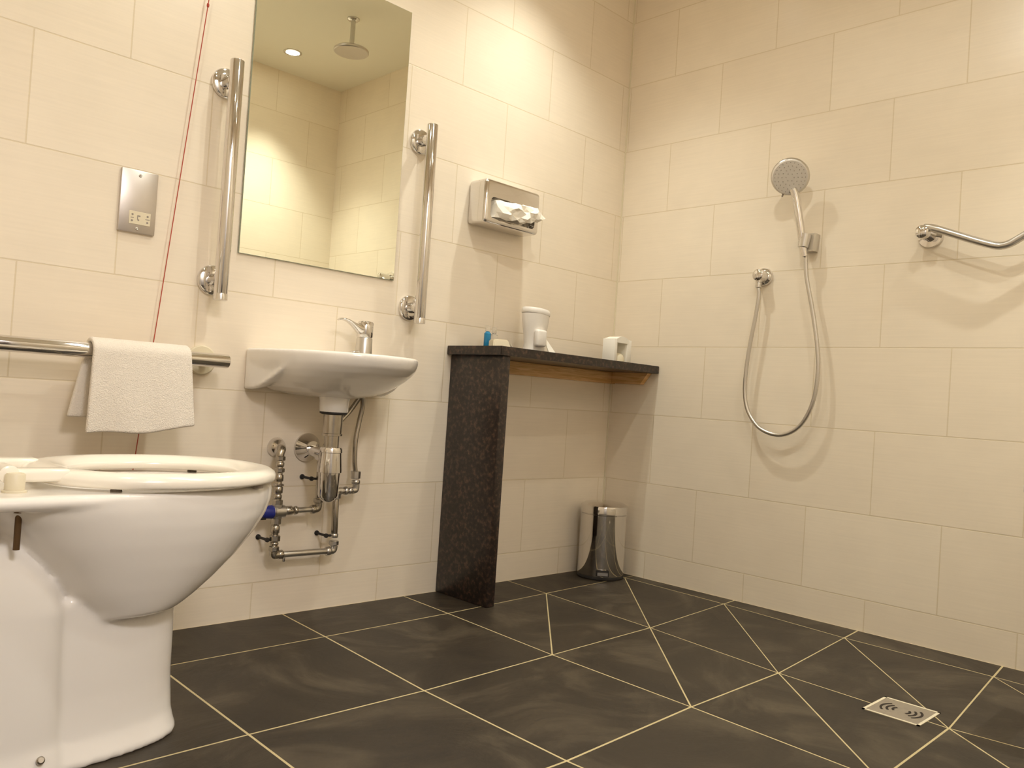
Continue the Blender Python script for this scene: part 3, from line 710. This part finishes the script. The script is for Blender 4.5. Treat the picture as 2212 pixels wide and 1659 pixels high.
# floor drain
t = thing('floor_drain', (-.605, -1.342, 0), 'square steel drain grate in the slate floor near the shower corner', 'drain')
bm = nb()
X0, X1, Y0, Y1 = -.668, -.541, -1.402, -1.283
for a in ((X0, X1, Y0, Y0+.006), (X0, X1, Y1-.006, Y1), (X0, X0+.006, Y0, Y1), (X1-.006, X1, Y0, Y1)): box(bm, a[0], a[1], a[2], a[3], -.001, .0014)
finish(bm, 'drain_frame', M['offp'], t)
cxd, cyd = (X0+X1)/2, (Y0+Y1)/2
bm = box(nb(), X0+.006, X1-.006, Y0+.006, Y1-.006, -.001, .0009); finish(bm, 'grate_plate', M['satin'], t)
bm = nb()
def arc(r, a0, a1, w=.0026, n=14):
    for k in range(n):
        p = [a0+(a1-a0)*k/n, a0+(a1-a0)*(k+1)/n]
        q = [Vector((cxd+rr*math.cos(a), cyd+rr*math.sin(a), .0012)) for a in p for rr in (r-w, r+w)]
        v = [bm.verts.new(z) for z in q]; bm.faces.new((v[0], v[1], v[3], v[2]))
bm.free()
for base in (PI/2, -PI/2):
    for r in (.017, .029, .041):
        bm = nb(); arc(r, base-.75, base+.75); finish(bm, 'drain_slot', M['darkhole'], t)

# ------------------------------------------------------------------ fold-down shower seat beyond the right edge of the view
t = thing('shower_bench', (0, -1.72, .47), 'fold-down white shower bench on the shower wall', 'seat')
bm = nb()
for a in ((-.622, -.388, -1.604, -1.554), (-.622, -.388, -1.96, -1.912), (-.622, -.574, -1.60, -1.92), (-.436, -.388, -1.60, -1.92)):
    box(bm, a[0], a[1], min(a[2:]), max(a[2:]), .500, .520, .004)
finish(bm, 'seat_frame', M['whitep'], t)
for y in (-1.67, -1.86):
    bm = nb(); tube(bm, [(-.41, y, .510), (-.02, y, .510)], .011, 16); finish(bm, 'support_arm', M['chrome'], t)
bm = box(nb(), -.02, 0, -1.92, -1.61, .46, .56, .004); finish(bm, 'wall_plate', M['whitep'], t)

# ------------------------------------------------------------------ toilet
TYC = -.520
def oval(z, xf, xr, hw, ef=2.2, er=2.6, n=64):
    xc = xf-(xf-xr)*.52; out = []
    for k in range(n):
        a = 2*PI*k/n; c, s = math.cos(a), math.sin(a); e = ef if c > 0 else er
        L = (xf-xc) if c > 0 else (xc-xr)
        out.append(Vector((xc+math.copysign(abs(c)**(2/e), c)*L, TYC+math.copysign(abs(s)**(2/e), s)*hw, z)))
    return out
t = thing('toilet', (-2.15, TYC, 0), 'white ceramic toilet with open seat ring standing on the slate floor', 'toilet')
bm = nb()
loft(bm, [oval(*a) for a in [(.434, -1.716, -2.25, .174), (.430, -1.709, -2.25, .179), (.407, -1.709, -2.24, .180), (.380, -1.720, -2.20, .177), (.350, -1.740, -2.17, .170), (.310, -1.774, -2.13, .157), (.274, -1.812, -2.10, .143), (.250, -1.842, -2.075, .132), (.238, -1.860, -2.06, .126), (.228, -1.876, -2.055, .120), (.222, -1.90, -2.06, .108)]])
o = finish(bm, 'pan', M['ceramic'], t)
parts = []
b1 = nb(); loft(b1, [oval(*a, 3.0, 3.5) for a in [(.0, -1.862, -2.62, .127), (.008, -1.861, -2.62, .128), (.018, -1.865, -2.62, .123), (.040, -1.870, -2.62, .115), (.10, -1.874, -2.61, .109), (.258, -1.876, -2.60, .106)]]); parts.append(cutter(b1))
b1 = nb(); loft(b1, [oval(z, xf, -2.63, hw, 6, 6) for z, xf, hw in [(.0, -2.052, .148), (.02, -2.056, .144), (.05, -2.064, .138), (.16, -2.070, .136), (.25, -2.072, .135), (.29, -2.088, .134), (.32, -2.110, .133), (.345, -2.135, .131), (.355, -2.15, .127), (.360, -2.17, .116)]]); parts.append(cutter(b1))
b1 = nb(); box(b1, -2.64, -2.02, TYC-.178, TYC+.178, .413, .4335, .009, 3); parts.append(cutter(b1))
b1 = nb(); box(b1, -2.64, -2.30, TYC-.06, TYC+.06, .30, .42); parts.append(cutter(b1))
baked(o, [('BOOLEAN', dict(operation='UNION', object=p, solver='EXACT')) for p in parts]+[('REMESH', dict(mode='VOXEL', voxel_size=.0045)), ('SMOOTH', dict(factor=.5, iterations=9))])
b1 = nb(); loft(b1, [oval(*a) for a in [(.50, -1.765, -2.10, .125), (.42, -1.765, -2.10, .125), (.36, -1.80, -2.10, .110), (.30, -1.86, -2.09, .085), (.26, -1.92, -2.06, .055)]]); cu = cutter(b1)
baked(o, [('BOOLEAN', dict(operation='DIFFERENCE', object=cu, solver='EXACT'))]); o.data.set_sharp_from_angle(angle=math.radians(70)); drop(cu)
for p in parts: drop(p)
# seat ring
def eggpt(a, xf, xr, hw, ef=2.1, er=2.3):
    xc = xf-(xf-xr)*.50; c, s = math.cos(a), math.sin(a); e = ef if c > 0 else er
    L = (xf-xc) if c > 0 else (xc-xr)
    return xc+math.copysign(abs(c)**(2/e), c)*L, TYC+math.copysign(abs(s)**(2/e), s)*hw
n = 96; secs = [(0, .4445), (.02, .441), (.10, .4395), (.5, .4385), (.9, .4395), (1.0, .444), (1.0, .452), (.93, .4540), (.8, .4580), (.58, .4625), (.38, .4640), (.17, .4615), (.04, .4565), (0, .451)]
bm = nb(); R = []
for s, z in secs:
    r = []
    for k in range(n):
        a = 2*PI*k/n; ox, oy = eggpt(a, -1.709, -2.122, .190); ix, iy = eggpt(a, -1.775, -2.052, .130)
        r.append(bm.verts.new((ox+(ix-ox)*s, oy+(iy-oy)*s, z)))
    R.append(r)
for i in range(len(R)):
    a, b2 = R[i], R[(i+1) % len(R)]
    for k in range(n): bm.faces.new((a[k], a[(k+1) % n], b2[(k+1) % n], b2[k]))
st = finish(bm, 'seat_ring', M['seat'], t, angle=80)
for sy in (-1, 1):
    y = TYC+sy*.082
    bm = nb(); box(bm, -2.175, -2.085, y-.018, y+.018, .446, .466, .006, 3); finish(bm, 'hinge_tab', M['seat'], st)
    bm = nb(); lathe(bm, (-2.172, y-.024, .459), (0, 1, 0), [(0, .010), (.002, .0135), (.046, .0135), (.048, .010)], 28)
    finish(bm, 'hinge_barrel', M['seat'], st)
    bm = nb(); lathe(bm, (-2.166, y-.030, .4335), (0, 0, 1), [(0, .017), (.003, .017), (.004, .0135), (.026, .0135), (.029, .011), (.029, 0)], 28); finish(bm, 'hinge_post', M['offp'], st)
    for bx_ in (-1.79, -2.03):
        bm = nb(); lathe(bm, (bx_, TYC+sy*.135, .4325), (0, 0, 1), [(0, .009), (.007, .008)], 16); finish(bm, 'seat_buffer', M['greyp'], st)
bm = nb(); lathe(bm, (-2.165, TYC-.140, .412), (0, 0, -1), [(0, .009), (.004, .009), (.005, .0045), (.058, .0045), (.058, 0)], 14); finish(bm, 'fixing_bolt', M['brass'], t)['label'] = 'dark metal bolt under the rear ledge'
bm = nb(); lathe(bm, (-2.11, TYC-.134, .034), (0, -.85, .5), [(-.004, .006), (.004, .006), (.006, .004), (.006, 0)], 14); finish(bm, 'floor_screw', M['dull'], t)
bm = nb(); box(bm, -2.645, -2.44, TYC-.185, TYC+.185, .434, .79, .018, 3); finish(bm, 'cistern', M['ceramic'], t)
bm = nb(); box(bm, -2.648, -2.432, TYC-.192, TYC+.192, .79, .82, .01, 3); finish(bm, 'cistern_lid', M['ceramic'], t)
bm = nb(); tube(bm, [(-2.43, TYC+.12, .72), (-2.41, TYC+.12, .72), (-2.405, TYC+.05, .715)], .006, 12); finish(bm, 'flush_lever', M['chrome'], t)

# ------------------------------------------------------------------ ceiling lights
WARM = (1.0, .995, .895)
def downlight(x, y, label, watts, size=122, blend=.6):
    t = thing('ceiling_downlight', (x, y, ZC), label, 'ceiling light', 'recessed ceiling downlights')
    bm = nb(); R = []
    for h, r in [(-.001, .046), (.003, .045), (.005, .040), (.003, .034), (-.001, .033)]: R.append([Vector((x+r*math.cos(2*PI*k/40), y+r*math.sin(2*PI*k/40), ZC-h)) for k in range(40)])
    loft(bm, R, cap=False); finish(bm, 'trim_ring', M['chrome'], t)
    bm = nb(); lathe(bm, (x, y, ZC), (0, 0, -1), [(-.001, .033), (.002, .033), (.0022, 0)], 32); finish(bm, 'lamp_lens', M['lamp'], t)
    l = bpy.data.lights.new('downlight_lamp', 'SPOT'); l.energy = watts; l.color = WARM; l.spot_size = math.radians(size); l.spot_blend = blend
    l.shadow_soft_size = .022
    o = bpy.data.objects.new('downlight_lamp', l); COL.objects.link(o); o.location = (0, 0, -.008); o.parent = t
downlight(-.62, -.33, 'recessed ceiling downlight above the dark stone shelf', 34, 104, 1)
downlight(-.46, -1.80, 'small bright recessed downlight reflected at the left of the mirror', 56, 82, 1)
downlight(-1.38, -.50, 'recessed ceiling downlight above the washbasin', 10)
downlight(-2.12, -.48, 'recessed ceiling downlight above the toilet', 9)
downlight(-2.0, -1.5, 'added recessed fill downlight just inside the door', 4)  # weak extra lamp, added only to raise the ambient level
downlight(-1.05, -1.66, 'recessed ceiling downlight close to the front wall, between shower and door', 14, 135)

downlight(-1.25, -1.12, 'added wide fill downlight in the middle of the room', 20, 165, .4)  # unseen lamp added as broad fill for the walls and floor

# hall ceiling lamp
t = thing('hall_lamp', (-2.2, -2.9, ZC), 'round white ceiling lamp in the hall', 'ceiling light')
bm = nb(); lathe(bm, (-2.2, -2.9, ZC), (0, 0, -1), [(0, .15), (.03, .15), (.045, .13), (.055, .08), (.058, 0)], 40); finish(bm, 'lamp_shade', M['hlamp'], t)
l = bpy.data.lights.new('hall_lamp_light', 'AREA'); l.shape = 'DISK'; l.size = .6; l.energy = 32; l.color = (1, .95, .95)
o = bpy.data.objects.new('hall_lamp_light', l); COL.objects.link(o); o.location = (0, 0, -.07); o.parent = t

# ------------------------------------------------------------------ world, camera, colour
w = bpy.data.worlds.new('room_world'); sc.world = w; w.use_nodes = True
w.node_tree.nodes['Background'].inputs[0].default_value = (.6, .6, .65, 1); w.node_tree.nodes['Background'].inputs[1].default_value = .3

f_px, yaw, pit, rol = 1806.295, .7788, .0175, .0665
cam = bpy.data.cameras.new('camera'); co = bpy.data.objects.new('camera', cam); COL.objects.link(co)
cam.sensor_width = 36; cam.lens = 36*f_px/2212; cam.clip_start = .01
fw = Vector((math.sin(yaw)*math.cos(pit), math.cos(yaw)*math.cos(pit), math.sin(pit)))
r0 = Vector((math.cos(yaw), -math.sin(yaw), 0)); u0 = r0.cross(fw)
rr = r0*math.cos(rol)+u0*math.sin(rol); uu = -r0*math.sin(rol)+u0*math.cos(rol)
mw = Matrix((rr, uu, -fw)).transposed().to_4x4(); mw.translation = (-2.5201, -2.0166, .62)
co.matrix_world = mw
sc.camera = co
sc.view_settings.view_transform = 'Standard'; sc.view_settings.look = 'None'
sc.view_settings.exposure = 0.30; sc.view_settings.gamma = 1; sc.view_settings.use_curve_mapping = False
sc.cycles.max_bounces = 10; sc.cycles.diffuse_bounces = 8; sc.cycles.glossy_bounces = 6
sc.cycles.use_denoising = True
sc.cycles.sample_clamp_indirect = 6
